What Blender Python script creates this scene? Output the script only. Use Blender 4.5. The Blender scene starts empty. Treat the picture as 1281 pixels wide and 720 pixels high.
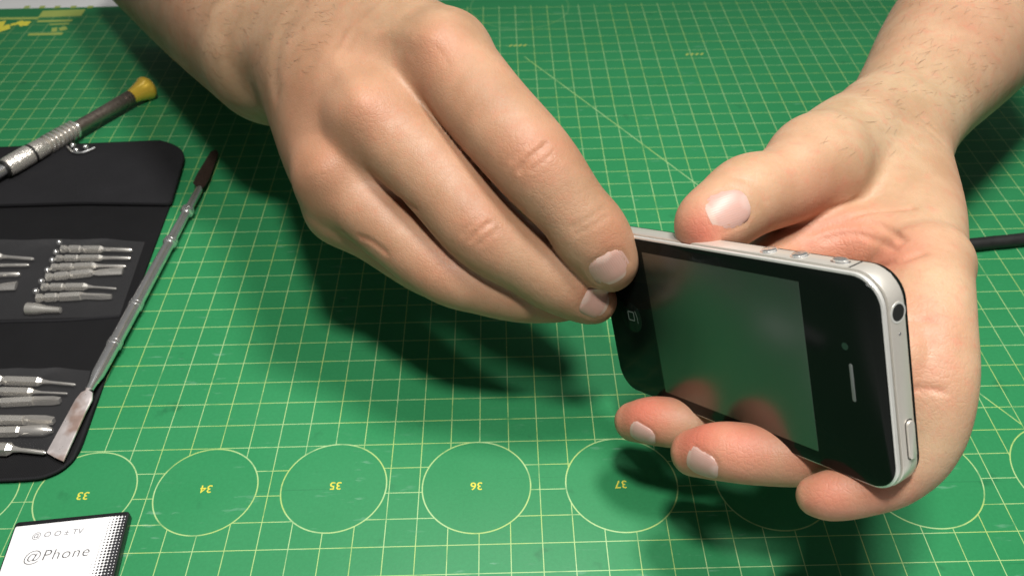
import bpy, math, random
import numpy as np
from mathutils import Vector, Matrix
import openvdb as vdb

random.seed(7)
CM = 0.01
C = bpy.context.scene.collection
SC = bpy.context.scene

# ------------------------------------------------------------------ camera
CAM = np.array([1.042, -15.154, 24.739])                    # cm above the mat (mat top is z = 0)
RC = np.array([[0.99971008, -0.02042225, -0.01275519],
               [-0.02319557, -0.67471175, -0.73771676],
               [0.00645977, 0.73779875, -0.67498984]])      # right, down, forward
FOC = 1109.597
cd = bpy.data.cameras.new('camera')
cam = bpy.data.objects.new('camera', cd); C.objects.link(cam)
m = Matrix.Identity(4)
for i in range(3):
    m[i][0] = RC[0][i]; m[i][1] = -RC[1][i]; m[i][2] = -RC[2][i]; m[i][3] = CAM[i] * CM
cam.matrix_world = m
cd.sensor_width = 36; cd.lens = FOC / 1281 * 36
cd.clip_start = 0.01; cd.clip_end = 20
cd.dof.use_dof = True; cd.dof.focus_distance = 0.255; cd.dof.aperture_fstop = 26
SC.camera = cam

# ------------------------------------------------------------------ light
w = bpy.data.worlds.new('World'); SC.world = w; w.use_nodes = True
bg = w.node_tree.nodes['Background']
wnt = w.node_tree
wtc = wnt.nodes.new('ShaderNodeTexCoord'); wsp = wnt.nodes.new('ShaderNodeSeparateXYZ'); wrp = wnt.nodes.new('ShaderNodeValToRGB')
wnt.links.new(wtc.outputs['Generated'], wsp.inputs[0]); wmr = wnt.nodes.new('ShaderNodeMapRange')
wmr.inputs[1].default_value = -1; wnt.links.new(wsp.outputs[2], wmr.inputs[0]); wnt.links.new(wmr.outputs[0], wrp.inputs[0])
e_ = wrp.color_ramp.elements
e_[0].position = .40; e_[0].color = (.30, .29, .28, 1); e_[1].position = .95; e_[1].color = (.95, .98, 1.0, 1)
el_ = e_.new(.55); el_.color = (.75, .73, .70, 1)
wnt.links.new(wrp.outputs[0], bg.inputs[0]); bg.inputs[1].default_value = 0.09

def lamp(name, loc, target, power, size, color):
    l = bpy.data.lights.new(name, 'AREA'); l.shape = 'DISK'; l.size = size * CM
    l.energy = power; l.color = color
    o = bpy.data.objects.new(name, l); C.objects.link(o)
    o.location = Vector(loc) * CM
    d = Vector(target) - Vector(loc)
    o.rotation_euler = d.to_track_quat('-Z', 'Y').to_euler()
    return o
lamp('desk_lamp', (1, -11, 58), (3, 6, 0), 3.15, 6.5, (1.0, 0.96, 0.9))
lamp('ceiling_lamp', (13, 5, 62), (2, 6, 2), 3.3, 11, (1.0, 0.97, 0.93))

lamp('fill_panel', (-5, 25, 175), (0, 10, 0), 2.8, 110, (1.0, 0.98, 0.95))  # added unseen panel for metal highlights and soft fill

SC.view_settings.view_transform = 'Standard'; SC.view_settings.look = 'None'
SC.view_settings.exposure = 0.0; SC.view_settings.gamma = 1.0
SC.cycles.use_denoising = True
SC.cycles.max_bounces = 8

# ------------------------------------------------------------------ helpers
def ray(px, py):
    return RC.T @ np.array([(px - 640) / FOC, (py - 360) / FOC, 1.0])
def at(px, py, z=0.0):                       # point of the picture on the level z cm above the mat
    r = ray(px, py); return CAM + r * ((z - CAM[2]) / r[2])
def deep(px, py, D):                         # point of the picture D cm in front of the camera
    return CAM + D * ray(px, py)

def tag(o, label=None, cat=None, group=None, kind=None):
    if label: o['label'] = label
    if cat: o['category'] = cat
    if group: o['group'] = group
    if kind: o['kind'] = kind
    return o
def thing(name, loc, label, cat, group=None):
    o = bpy.data.objects.new(name, None); C.objects.link(o)
    o.location = Vector([float(v) for v in loc]) * CM
    o.empty_display_size = 0.01
    return tag(o, label, cat, group)
def wloc(o):
    v = Vector((0, 0, 0))
    while o is not None: v += o.location; o = o.parent
    return v
def mk(name, verts, faces, mat, parent=None, smooth=True, loc=None, uv=None, angle=35):
    """verts in cm, world space"""
    verts = np.asarray(verts, float)
    me = bpy.data.meshes.new(name)
    off = np.array(wloc(parent)) / CM if parent is not None else np.zeros(3)
    if loc is not None: off = off + 0; 
    org = np.array(loc, float) if loc is not None else off
    me.from_pydata(((verts - org) * CM).tolist(), [], [tuple(int(i) for i in f) for f in faces])
    me.update()
    if smooth:
        me.polygons.foreach_set('use_smooth', [True] * len(me.polygons))
        if angle is not None:
            try: me.set_sharp_from_angle(angle=math.radians(angle))
            except Exception: pass
    if uv is not None:
        l = me.uv_layers.new(name='UVMap')
        for lp in me.loops: l.data[lp.index].uv = uv[lp.vertex_index]
    o = bpy.data.objects.new(name, me); C.objects.link(o)
    if mat is not None: me.materials.append(mat)
    if parent is not None: o.parent = parent
    if loc is not None: o.location = Vector([float(v) for v in (org - off if parent is not None else org)]) * CM
    return o

class MB:
    def __init__(self): self.v = []; self.f = []
    def add(self, v, f):
        b = len(self.v); self.v += [tuple(p) for p in v]; self.f += [tuple(i + b for i in q) for q in f]
        return self
    def build(self, name, mat, parent=None, **k): return mk(name, self.v, self.f, mat, parent, **k)

def frame_of(d):
    d = np.asarray(d, float); d = d / np.linalg.norm(d)
    a = np.array([0, 0, 1.0]) if abs(d[2]) < 0.9 else np.array([1.0, 0, 0])
    u = np.cross(d, a); u /= np.linalg.norm(u); v = np.cross(d, u)
    return d, u, v
def lathe(a, d, prof, n=24, flat=(1, 1), twist=0.0, frame=None):
    d, u, v = frame if frame is not None else frame_of(d)
    a = np.asarray(a, float); V = []; F = []
    for t, r in prof:
        for i in range(n):
            th = 2 * math.pi * (i + twist) / n
            V.append(a + d * t + u * (r * flat[0] * math.cos(th)) + v * (r * flat[1] * math.sin(th)))
    for j in range(len(prof) - 1):
        for i in range(n):
            F.append((j * n + i, j * n + (i + 1) % n, (j + 1) * n + (i + 1) % n, (j + 1) * n + i))
    F.append(tuple(range(n))); F.append(tuple((len(prof) - 1) * n + n - 1 - i for i in range(n)))
    return V, F
def catmull(P, n=8):
    P = [np.asarray(p, float) for p in P]
    Q = [2 * P[0] - P[1]] + P + [2 * P[-1] - P[-2]]
    out = []
    for i in range(1, len(Q) - 2):
        for k in range(n):
            t = k / n; p0, p1, p2, p3 = Q[i - 1:i + 3]
            out.append(0.5 * (2 * p1 + (p2 - p0) * t + (2 * p0 - 5 * p1 + 4 * p2 - p3) * t * t + (3 * p1 - p0 - 3 * p2 + p3) * t ** 3))
    out.append(P[-1]); return out
def tube(path, r, n=14):
    V = []; F = []; path = [np.asarray(p, float) for p in path]
    up = np.array([0, 0, 1.0])
    for i, p in enumerate(path):
        d = path[min(i + 1, len(path) - 1)] - path[max(i - 1, 0)]; d /= np.linalg.norm(d)
        u = np.cross(d, up); u /= (np.linalg.norm(u) + 1e-9); v = np.cross(u, d)
        rr = r[i] if hasattr(r, '__len__') else r
        for k in range(n):
            th = 2 * math.pi * k / n
            V.append(p + rr * (u * math.cos(th) + v * math.sin(th)))
    for j in range(len(path) - 1):
        for i in range(n):
            F.append((j * n + i, j * n + (i + 1) % n, (j + 1) * n + (i + 1) % n, (j + 1) * n + i))
    F.append(tuple(range(n - 1, -1, -1))); F.append(tuple((len(path) - 1) * n + i for i in range(n)))
    return V, F
def layers(rings, cap=True):
    n = len(rings[0]); V = [p for r in rings for p in r]; F = []
    for j in range(len(rings) - 1):
        for i in range(n):
            F.append((j * n + i, j * n + (i + 1) % n, (j + 1) * n + (i + 1) % n, (j + 1) * n + i))
    if cap:
        F.append(tuple(range(n - 1, -1, -1))); F.append(tuple((len(rings) - 1) * n + i for i in range(n)))
    return V, F
def rrect(hx, hy, r, n=10):
    out = []
    for cx, cy, a0 in ((hx - r, hy - r, 0), (-hx + r, hy - r, 90), (-hx + r, -hy + r, 180), (hx - r, -hy + r, 270)):
        for k in range(n + 1):
            a = math.radians(a0 + 90 * k / n); out.append((cx + r * math.cos(a), cy + r * math.sin(a)))
    return out
def round_poly(pts, rads, n=8):
    """rounded corners of a 2-D polygon"""
    out = []; N = len(pts); pts = [np.asarray(p[:2], float) for p in pts]
    for i in range(N):
        p = pts[i]; a = pts[i - 1] - p; b = pts[(i + 1) % N] - p
        la, lb = np.linalg.norm(a), np.linalg.norm(b); a /= la; b /= lb; r = rads[i]
        if r <= 0: out.append(p); continue
        A = p + a * r; B = p + b * r
        for k in range(n + 1):
            t = k / n; out.append((1 - t) ** 2 * A + 2 * t * (1 - t) * p + t * t * B)
    return out
def inset(poly, d):
    P = [np.asarray(p, float) for p in poly]; N = len(P); out = []
    area = sum(P[i][0] * P[(i + 1) % N][1] - P[(i + 1) % N][0] * P[i][1] for i in range(N))
    s = 1 if area > 0 else -1
    for i in range(N):
        t = P[(i + 1) % N] - P[i - 1]; t /= (np.linalg.norm(t) + 1e-9)
        out.append(P[i] + s * d * np.array([-t[1], t[0]]))
    return out
def slab(poly, z0, z1, bev=0.03, mapf=None):
    area = sum(poly[i][0] * poly[(i + 1) % len(poly)][1] - poly[(i + 1) % len(poly)][0] * poly[i][1] for i in range(len(poly)))
    if area < 0: poly = poly[::-1]
    mapf = mapf or (lambda x, y, z: (x, y, z))
    R = []
    for ins, z in ((bev, z0), (bev * .3, z0 + bev * .3), (0, z0 + bev), (0, z1 - bev), (bev * .3, z1 - bev * .3), (bev, z1)):
        q = inset(poly, ins) if ins else poly
        R.append([mapf(p[0], p[1], z) for p in q])
    return layers(R)

# ------------------------------------------------------------------ materials
def newmat(name):
    m = bpy.data.materials.new(name); m.use_nodes = True
    nt = m.node_tree; b = nt.nodes['Principled BSDF']
    return m, nt, b
def N(nt, t, **k):
    n = nt.nodes.new(t)
    for a, v in k.items(): setattr(n, a, v)
    return n
def L(nt, a, b): nt.links.new(a, b)
def math_(nt, op, a, b=None, c=None):
    n = N(nt, 'ShaderNodeMath', operation=op)
    for i, v in enumerate((a, b, c)):
        if v is None: continue
        if isinstance(v, (int, float)): n.inputs[i].default_value = v
        else: L(nt, v, n.inputs[i])
    return n.outputs[0]
def mixc(nt, f, a, b):
    n = N(nt, 'ShaderNodeMix', data_type='RGBA')
    if isinstance(f, (int, float)): n.inputs[0].default_value = f
    else: L(nt, f, n.inputs[0])
    for i, v in ((6, a), (7, b)):
        if isinstance(v, tuple): n.inputs[i].default_value = (*v, 1)
        else: L(nt, v, n.inputs[i])
    return n.outputs[2]
def noise(nt, vec, scale, detail=3, rough=.55):
    n = N(nt, 'ShaderNodeTexNoise'); n.inputs['Scale'].default_value = scale
    n.inputs['Detail'].default_value = detail; n.inputs['Roughness'].default_value = rough
    if vec is not None: L(nt, vec, n.inputs['Vector'])
    return n.outputs[0]
def ramp(nt, f, stops):
    n = N(nt, 'ShaderNodeValToRGB'); L(nt, f, n.inputs[0])
    e = n.color_ramp.elements
    while len(e) < len(stops): e.new(.5)
    for i, (p, c) in enumerate(stops):
        e[i].position = p; e[i].color = (*c, 1) if len(c) == 3 else c
    return n.outputs[0]
def bump(nt, b, h, strength, dist):
    n = N(nt, 'ShaderNodeBump'); n.inputs['Strength'].default_value = strength; n.inputs['Distance'].default_value = dist
    L(nt, h, n.inputs['Height']); L(nt, n.outputs[0], b.inputs['Normal'])
def objvec(nt):
    return N(nt, 'ShaderNodeTexCoord').outputs['Object']
def simple(name, col, rough=.5, metal=0.0, spec=.5, var=0.0, vscale=300, bmp=0.0, bscale=900, coat=0.0):
    m, nt, b = newmat(name)
    b.inputs['Base Color'].default_value = (*col, 1); b.inputs['Roughness'].default_value = rough
    b.inputs['Metallic'].default_value = metal; b.inputs['Specular IOR Level'].default_value = spec
    b.inputs['Coat Weight'].default_value = coat
    v = objvec(nt)
    if var:
        n = noise(nt, v, vscale)
        L(nt, mixc(nt, n, tuple(c * (1 - var) for c in col), tuple(min(1, c * (1 + var)) for c in col)), b.inputs['Base Color'])
        r = N(nt, 'ShaderNodeMapRange'); L(nt, n, r.inputs[0])
        dv = min(.12, var * .4); r.inputs[3].default_value = max(0, rough - dv); r.inputs[4].default_value = min(1, rough + dv)
        L(nt, r.outputs[0], b.inputs['Roughness'])
    if bmp: bump(nt, b, noise(nt, v, bscale, 2), bmp, .0004)
    return m

M = {}
M['table'] = simple('table_white', (.75, .76, .76), .5, var=.06, vscale=20)
M['steel'] = simple('steel', (.82, .79, .74), .25, .80, var=.06, vscale=300)
M['satin_steel'] = simple('satin_steel', (.80, .77, .71), .27, .80, var=.04, vscale=900)
M['chrome'] = simple('chrome', (.85, .85, .85), .18, .9, var=.1, vscale=300)
M['dark_steel'] = simple('dark_steel', (.26, .22, .19), .32, .8, var=.4, vscale=700)
M['knurl'] = simple('knurled_steel', (.80, .76, .70), .26, .75, var=.2, vscale=1600, bmp=.8, bscale=1700)
M['gold'] = simple('gold', (.86, .58, .07), .22, .4, coat=1.0)
M['rust'] = simple('brown_blade', (.036, .022, .016), .5, .3, var=.5, vscale=400, bmp=.4, bscale=800)
M['black_rubber'] = simple('black_rubber', (.012, .012, .012), .55, var=.3)
M['black_plastic'] = simple('black_plastic', (.012, .013, .014), .35, var=.3)
M['band'] = simple('band_steel', (.69, .66, .60), .33, .6, var=.04, vscale=1500)
M['rim'] = simple('rim_silver', (.70, .70, .67), .30, .5, var=.05, vscale=800)
M['glass_black'] = simple('bezel_glass', (.004, .006, .005), .12, 0, spec=.10)
M['display'] = simple('display_glass', (.012, .019, .014), .25, 0, spec=1.0, coat=0.0)
M['grey_print_and_glint'] = simple('grey_print_and_glint', (.14, .15, .15), .5)
M['dark_hole'] = simple('dark_hole', (.006, .006, .006), .6)
M['ink'] = simple('ink', (.06, .06, .065), .6)
M['ink_soft'] = simple('ink_soft', (.16, .16, .18), .6)
M['yellow_print'] = simple('yellow_print', (.60, .56, .06), .6)
M['yellow_faded'] = simple('yellow_faded', (.30, .38, .09), .6)

M['hair'] = simple('hair', (.19, .115, .07), .5, var=.4)
M['display'].node_tree.nodes['Principled BSDF'].inputs['IOR'].default_value = 1.62
# worn blade steel
m_, nt, b = newmat('worn_blade'); M['blade'] = m_
v = objvec(nt); n1 = noise(nt, v, 260, 5); n2 = noise(nt, v, 90, 3)
col = mixc(nt, ramp(nt, n2, [(.45, (0, 0, 0)), (.6, (1, 1, 1))]), (.80, .73, .72), (.50, .36, .31))
L(nt, col, b.inputs['Base Color']); b.inputs['Metallic'].default_value = .6
L(nt, ramp(nt, n1, [(.3, (.25,) * 3), (.7, (.5,) * 3)]), b.inputs['Roughness'])
bump(nt, b, n1, .5, .0004)

# black nylon
def fabric(name, col):
    m, nt, b = newmat(name); v = objvec(nt)
    n = noise(nt, v, 60, 4); n2 = noise(nt, v, 2600, 2)
    L(nt, mixc(nt, n, tuple(c * .75 for c in col), tuple(c * 1.25 for c in col)), b.inputs['Base Color'])
    b.inputs['Roughness'].default_value = .8; b.inputs['Specular IOR Level'].default_value = .18
    wv = N(nt, 'ShaderNodeTexWave'); wv.inputs['Scale'].default_value = 550; L(nt, v, wv.inputs['Vector'])
    bump(nt, b, math_(nt, 'ADD', math_(nt, 'ADD', wv.outputs[1], n2), math_(nt, 'MULTIPLY', n, 6)), .4, .0004)
    return m
M['fabric'] = fabric('black_fabric', (.008, .008, .009))
M['fabric_flap'] = fabric('charcoal_fabric', (.015, .015, .017))

# clear vinyl pocket
m_, nt, b = newmat('clear_vinyl'); M['vinyl'] = m_
out = nt.nodes['Material Output']
tr = N(nt, 'ShaderNodeBsdfTransparent'); mx = N(nt, 'ShaderNodeMixShader')
b.inputs['Base Color'].default_value = (.22, .22, .23, 1); b.inputs['Roughness'].default_value = .22
fr = N(nt, 'ShaderNodeFresnel'); fr.inputs[0].default_value = 1.45
L(nt, math_(nt, 'MULTIPLY_ADD', fr.outputs[0], .8, .05), mx.inputs[0])
L(nt, tr.outputs[0], mx.inputs[1]); L(nt, b.outputs[0], mx.inputs[2]); L(nt, mx.outputs[0], out.inputs[0])
bump(nt, b, noise(nt, objvec(nt), 110, 3), .5, .001)

# cutting mat: printed 1 cm grid and circle templates
CIRC = [(-17.0, 2.35, 1.6), (-13.1, 2.3, 1.65), (-9.1, 2.27, 1.7), (-4.85, 2.3, 1.75), (-.1, 2.2, 1.8), (4.72, 2.15, 1.85), (9.75, 2.12, 1.9), (14.7, 2.1, 1.95), (19.85, 2.1, 2.0), (2.3, 38.2, 3.1)]
m_, nt, b = newmat('mat_print'); M['mat'] = m_
geo = N(nt, 'ShaderNodeNewGeometry').outputs['Position']
sep = N(nt, 'ShaderNodeSeparateXYZ'); L(nt, geo, sep.inputs[0])
wob = noise(nt, geo, 60, 2)
X = math_(nt, 'MULTIPLY', sep.outputs[0], 100); Y = math_(nt, 'MULTIPLY', sep.outputs[1], 100)
def near_int(x, hw):
    return math_(nt, 'LESS_THAN', math_(nt, 'PINGPONG', x, .5), hw)
gx = near_int(X, .0145); gy = near_int(Y, .0145)
inmask = None; ringmask = None
for cx, cy, r in CIRC:
    dx = math_(nt, 'SUBTRACT', X, cx); dy = math_(nt, 'SUBTRACT', Y, cy)
    d = math_(nt, 'SQRT', math_(nt, 'ADD', math_(nt, 'MULTIPLY', dx, dx), math_(nt, 'MULTIPLY', dy, dy)))
    ring = math_(nt, 'LESS_THAN', math_(nt, 'ABSOLUTE', math_(nt, 'SUBTRACT', d, r)), .022)
    ins = math_(nt, 'LESS_THAN', d, r) if cy < 10 else None
    if cy > 10: ring = math_(nt, 'MULTIPLY', ring, .35)
    ringmask = ring if ringmask is None else math_(nt, 'MAXIMUM', ringmask, ring)
    if ins: inmask = ins if inmask is None else math_(nt, 'MAXIMUM', inmask, ins)
# 60 degree guide line and one further arc
ln = math_(nt, 'ADD', math_(nt, 'MULTIPLY', X, .8555), math_(nt, 'MULTIPLY', Y, .5178))
diag = math_(nt, 'LESS_THAN', math_(nt, 'ABSOLUTE', math_(nt, 'SUBTRACT', ln, 18.42)), .022)
diag = math_(nt, 'MULTIPLY', diag, math_(nt, 'LESS_THAN', Y, 31.6))
diag = math_(nt, 'MULTIPLY', diag, math_(nt, 'GREATER_THAN', Y, 4.2))
inv = math_(nt, 'SUBTRACT', 1, inmask)
lines = math_(nt, 'MAXIMUM', gx, gy)
lines = math_(nt, 'MULTIPLY', lines, math_(nt, 'LESS_THAN', Y, 38.3))
lines = math_(nt, 'MULTIPLY', math_(nt, 'MAXIMUM', lines, diag), inv)
lines = math_(nt, 'MAXIMUM', lines, ringmask)
wear = ramp(nt, noise(nt, geo, 130, 4), [(.30, (.35,) * 3), (.46, (1,) * 3)])
lines = math_(nt, 'MULTIPLY', lines, wear)
base = mixc(nt, noise(nt, geo, 14, 4), (.021, .188, .066), (.029, .235, .090))
fine = ramp(nt, noise(nt, geo, 900, 3), [(.35, (.95,) * 3), (.7, (1.04,) * 3)])
mul = N(nt, 'ShaderNodeMix', data_type='RGBA', blend_type='MULTIPLY'); mul.inputs[0].default_value = 1
L(nt, base, mul.inputs[6]); L(nt, fine, mul.inputs[7]); base = mul.outputs[2]
# scuffs and cut marks
sc_map = N(nt, 'ShaderNodeMapping'); sc_map.inputs['Scale'].default_value = (90, 420, 1); sc_map.inputs['Rotation'].default_value = (0, 0, .25)
L(nt, geo, sc_map.inputs[0])
scuff = ramp(nt, noise(nt, sc_map.outputs[0], 1.0, 4), [(.62, (0,) * 3), (.72, (1,) * 3)])
scuff = math_(nt, 'MULTIPLY', scuff, ramp(nt, noise(nt, geo, 22, 2), [(.5, (0,) * 3), (.68, (1,) * 3)]))
base = mixc(nt, math_(nt, 'MULTIPLY', scuff, .5), base, (.25, .42, .33))
specks = N(nt, 'ShaderNodeTexVoronoi'); specks.inputs['Scale'].default_value = 42; L(nt, geo, specks.inputs['Vector'])
spk = math_(nt, 'MULTIPLY', math_(nt, 'LESS_THAN', specks.outputs['Distance'], .022), math_(nt, 'GREATER_THAN', noise(nt, geo, 31, 2), .52))
base = mixc(nt, math_(nt, 'MULTIPLY', spk, .6), base, (.45, .55, .48))
cutm = N(nt, 'ShaderNodeMapping'); cutm.inputs['Scale'].default_value = (14, 700, 1); cutm.inputs['Rotation'].default_value = (0, 0, -.9); L(nt, geo, cutm.inputs[0])
cuts = ramp(nt, noise(nt, cutm.outputs[0], 1.0, 1), [(.74, (0,) * 3), (.78, (1,) * 3)])
base = mixc(nt, math_(nt, 'MULTIPLY', cuts, .35), base, (.012, .11, .045))
dirt = ramp(nt, noise(nt, geo, 75, 3), [(.66, (0,) * 3), (.74, (1,) * 3)])
base = mixc(nt, math_(nt, 'MULTIPLY', dirt, .4), base, (.01, .09, .035))
linecol = mixc(nt, ramp(nt, noise(nt, geo, 40, 2), [(.4, (0,) * 3), (.6, (1,) * 3)]), (.42, .56, .17), (.43, .60, .29))
L(nt, mixc(nt, math_(nt, 'MULTIPLY', lines, .76), base, linecol), b.inputs['Base Color'])
L(nt, ramp(nt, noise(nt, geo, 30, 3), [(.3, (.36,) * 3), (.7, (.5,) * 3)]), b.inputs['Roughness'])
b.inputs['Specular IOR Level'].default_value = .25
bump(nt, b, noise(nt, geo, 1500, 2), .09, .0003)

# battery label with halftone dots on the right
m_, nt, b = newmat('battery_label'); M['label'] = m_
uvn = N(nt, 'ShaderNodeUVMap'); sp = N(nt, 'ShaderNodeSeparateXYZ'); L(nt, uvn.outputs[0], sp.inputs[0])
U, V_ = sp.outputs[0], sp.outputs[1]
pit = 1 / .105
a_ = math_(nt, 'SUBTRACT', math_(nt, 'FRACT', math_(nt, 'MULTIPLY', U, pit)), .5)
b_ = math_(nt, 'SUBTRACT', math_(nt, 'FRACT', math_(nt, 'MULTIPLY', V_, pit)), .5)
rr = math_(nt, 'SQRT', math_(nt, 'ADD', math_(nt, 'MULTIPLY', a_, a_), math_(nt, 'MULTIPLY', b_, b_)))
mr = N(nt, 'ShaderNodeMapRange'); L(nt, math_(nt, 'ADD', U, math_(nt, 'MULTIPLY', V_, -.10)), mr.inputs[0])
mr.inputs[1].default_value = 2.85; mr.inputs[2].default_value = 3.5; mr.inputs[3].default_value = 0.0; mr.inputs[4].default_value = .56
dots = math_(nt, 'LESS_THAN', rr, mr.outputs[0])
L(nt, mixc(nt, dots, (.80, .80, .81), (.03, .03, .035)), b.inputs['Base Color']); b.inputs['Roughness'].default_value = .35

# skin
def skin(name, base, dark, red):
    m, nt, b = newmat(name)
    v = objvec(nt)
    at_ = N(nt, 'ShaderNodeAttribute'); at_.attribute_name = 'redness_and_shade'
    n1 = noise(nt, v, 55, 5, .6); n2 = noise(nt, v, 240, 4, .6); n3 = noise(nt, v, 12, 3)
    c = mixc(nt, ramp(nt, n1, [(.35, (0,) * 3), (.68, (1,) * 3)]), base, dark)
    c = mixc(nt, math_(nt, 'MULTIPLY', ramp(nt, n3, [(.4, (0,) * 3), (.65, (1,) * 3)]), .4), c, red)
    c = mixc(nt, math_(nt, 'MULTIPLY', ramp(nt, n2, [(.52, (0,) * 3), (.72, (1,) * 3)]), .32), c, red)
    n4 = noise(nt, v, 700, 2)
    c = mixc(nt, math_(nt, 'MULTIPLY', ramp(nt, n4, [(.62, (0,) * 3), (.72, (1,) * 3)]), .4), c, dark)
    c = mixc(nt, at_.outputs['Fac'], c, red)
    L(nt, c, b.inputs['Base Color'])
    L(nt, ramp(nt, n2, [(.3, (.46,) * 3), (.7, (.62,) * 3)]), b.inputs['Roughness'])
    b.inputs['Specular IOR Level'].default_value = .38
    b.inputs['Subsurface Weight'].default_value = .22
    b.inputs['Subsurface Radius'].default_value = (1.0, .32, .16); b.inputs['Subsurface Scale'].default_value = .004
    vo = N(nt, 'ShaderNodeTexVoronoi', feature='DISTANCE_TO_EDGE'); vo.inputs['Scale'].default_value = 800
    wv = N(nt, 'ShaderNodeVectorMath', operation='ADD'); L(nt, v, wv.inputs[0])
    nz = N(nt, 'ShaderNodeTexNoise'); nz.inputs['Scale'].default_value = 180; L(nt, v, nz.inputs['Vector'])
    sc = N(nt, 'ShaderNodeVectorMath', operation='SCALE'); L(nt, nz.outputs['Color'], sc.inputs[0]); sc.inputs['Scale'].default_value = .0018
    L(nt, sc.outputs[0], wv.inputs[1]); L(nt, wv.outputs[0], vo.inputs['Vector'])
    ka = N(nt, 'ShaderNodeAttribute'); ka.attribute_name = 'knuckle'
    vk = N(nt, 'ShaderNodeTexVoronoi', feature='DISTANCE_TO_EDGE'); vk.inputs['Scale'].default_value = 520; L(nt, wv.outputs[0], vk.inputs['Vector'])
    hk = math_(nt, 'MULTIPLY', math_(nt, 'MULTIPLY', math_(nt, 'MINIMUM', vk.outputs[0],   .16), 2.6), ka.outputs['Fac'])
    h = math_(nt, 'ADD', math_(nt, 'MULTIPLY', math_(nt, 'MINIMUM', vo.outputs[0], .12), 2.5), math_(nt, 'MULTIPLY', n2, 1.2))
    bump(nt, b, math_(nt, 'ADD', h, hk), .25, .00045)
    return m
M['skin_tan'] = skin('tanned_skin', (.37, .236, .146), (.275, .165, .094), (.395, .155, .09))
M['skin_pale'] = skin('pale_skin', (.45, .315, .198), (.35, .232, .135), (.47, .145, .095))
def nailmat(name, bed, pale, tip):
    m, nt, b = newmat(name)
    uv = N(nt, 'ShaderNodeUVMap'); sp_ = N(nt, 'ShaderNodeSeparateXYZ'); L(nt, uv.outputs[0], sp_.inputs[0])
    u_ = math_(nt, 'ABSOLUTE', math_(nt, 'SUBTRACT', sp_.outputs[0], .5)); vv = sp_.outputs[1]
    lun = math_(nt, 'ADD', vv, math_(nt, 'MULTIPLY', math_(nt, 'MULTIPLY', u_, u_), 1.6))          # half-moon at the root
    c = mixc(nt, ramp(nt, lun, [(.16, (1,) * 3), (.26, (0,) * 3)]), bed, pale)
    fe = math_(nt, 'SUBTRACT', vv, math_(nt, 'MULTIPLY', math_(nt, 'MULTIPLY', u_, u_), .35))
    c = mixc(nt, ramp(nt, fe, [(.84, (0,) * 3), (.90, (1,) * 3)]), c, tip)
    n_ = noise(nt, objvec(nt), 400, 3)
    c = mixc(nt, math_(nt, 'MULTIPLY', n_, .3), c, pale)
    L(nt, c, b.inputs['Base Color']); b.inputs['Roughness'].default_value = .38; b.inputs['Specular IOR Level'].default_value = .38
    b.inputs['Subsurface Weight'].default_value = .2; b.inputs['Subsurface Radius'].default_value = (1, .4, .3); b.inputs['Subsurface Scale'].default_value = .002
    st = N(nt, 'ShaderNodeTexWave'); st.inputs['Scale'].default_value = 5.5; st.inputs['Distortion'].default_value = .6; L(nt, uv.outputs[0], st.inputs['Vector'])
    bump(nt, b, math_(nt, 'ADD', st.outputs[1], n_), .10, .0003)
    return m
M['nail'] = nailmat('nail', (.42, .25, .205), (.46, .32, .27), (.47, .36, .29))
M['nail_pale'] = nailmat('nail_pale', (.43, .26, .22), (.47, .32, .28), (.46, .32, .265))

# ------------------------------------------------------------------ setting
V, F = slab([(-70, -60), (70, -60), (70, 75), (-70, 75)], -3.3, -.3, .1)
tag(mk('tabletop', V, F, M['table']), kind='structure')
V, F = slab(round_poly([(-45, -9), (45, -9), (45, 39.45), (-45, 39.45)], [1, 1, 1, 1]), -.295, 0, .03)
mat = mk('cutting_mat', V, F, M['mat'])
tag(mat, 'green self healing cutting mat printed with a yellow centimetre grid and numbered circles', 'cutting mat')

def text(name, s, size, origin, ux, uy, mat_, parent, align='CENTER', lift=.004, shear=0.0, space=1.0, off=0.0):
    cu = bpy.data.curves.new(name, 'FONT'); cu.body = s; cu.size = size; cu.align_x = align; cu.align_y = 'CENTER'
    cu.extrude = .0005; cu.shear = shear; cu.space_character = space; cu.offset = off
    o = bpy.data.objects.new(name + '_curve', cu); C.objects.link(o)
    dg = bpy.context.evaluated_depsgraph_get()
    me = bpy.data.meshes.new_from_object(o.evaluated_get(dg))
    vs = [tuple(v.co) for v in me.vertices]; fs = [tuple(p.vertices) for p in me.polygons]
    bpy.data.objects.remove(o); bpy.data.meshes.remove(me)
    ux = np.asarray(ux, float); uy = np.asarray(uy, float); uz = np.cross(ux, uy); uz /= np.linalg.norm(uz); og = np.asarray(origin, float)
    return mk(name, [og + ux * x + uy * y + uz * (z + lift) for x, y, z in vs], fs, mat_, parent, smooth=False)
for (s, x, y) in (('33', -13.15, 2.2), ('34', -9.1, 2.35), ('35', -4.8, 2.35), ('36', -.1, 2.2), ('37', 4.7, 2.13)):
    text('printed_number', s, .42, (x, y, 0), (-1, 0, 0), (0, -1, 0), M['yellow_print'], mat, off=.004)
def strokes(name, polys, mat_):
    mb = MB()
    for a, b_, wd in polys:
        zz = .004 + .0012 * (len(mb.v) // 4); a = np.array([*a, zz]); b_ = np.array([*b_, zz]); d = b_ - a; d /= np.linalg.norm(d); q = np.array([-d[1], d[0], 0]) * wd / 2
        mb.add([a - q, b_ - q, b_ + q, a + q], [(0, 1, 2, 3)])
    return mb.build(name, mat_, mat, smooth=False)
def gp(x, y): return tuple(at(x, y)[:2])
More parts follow.
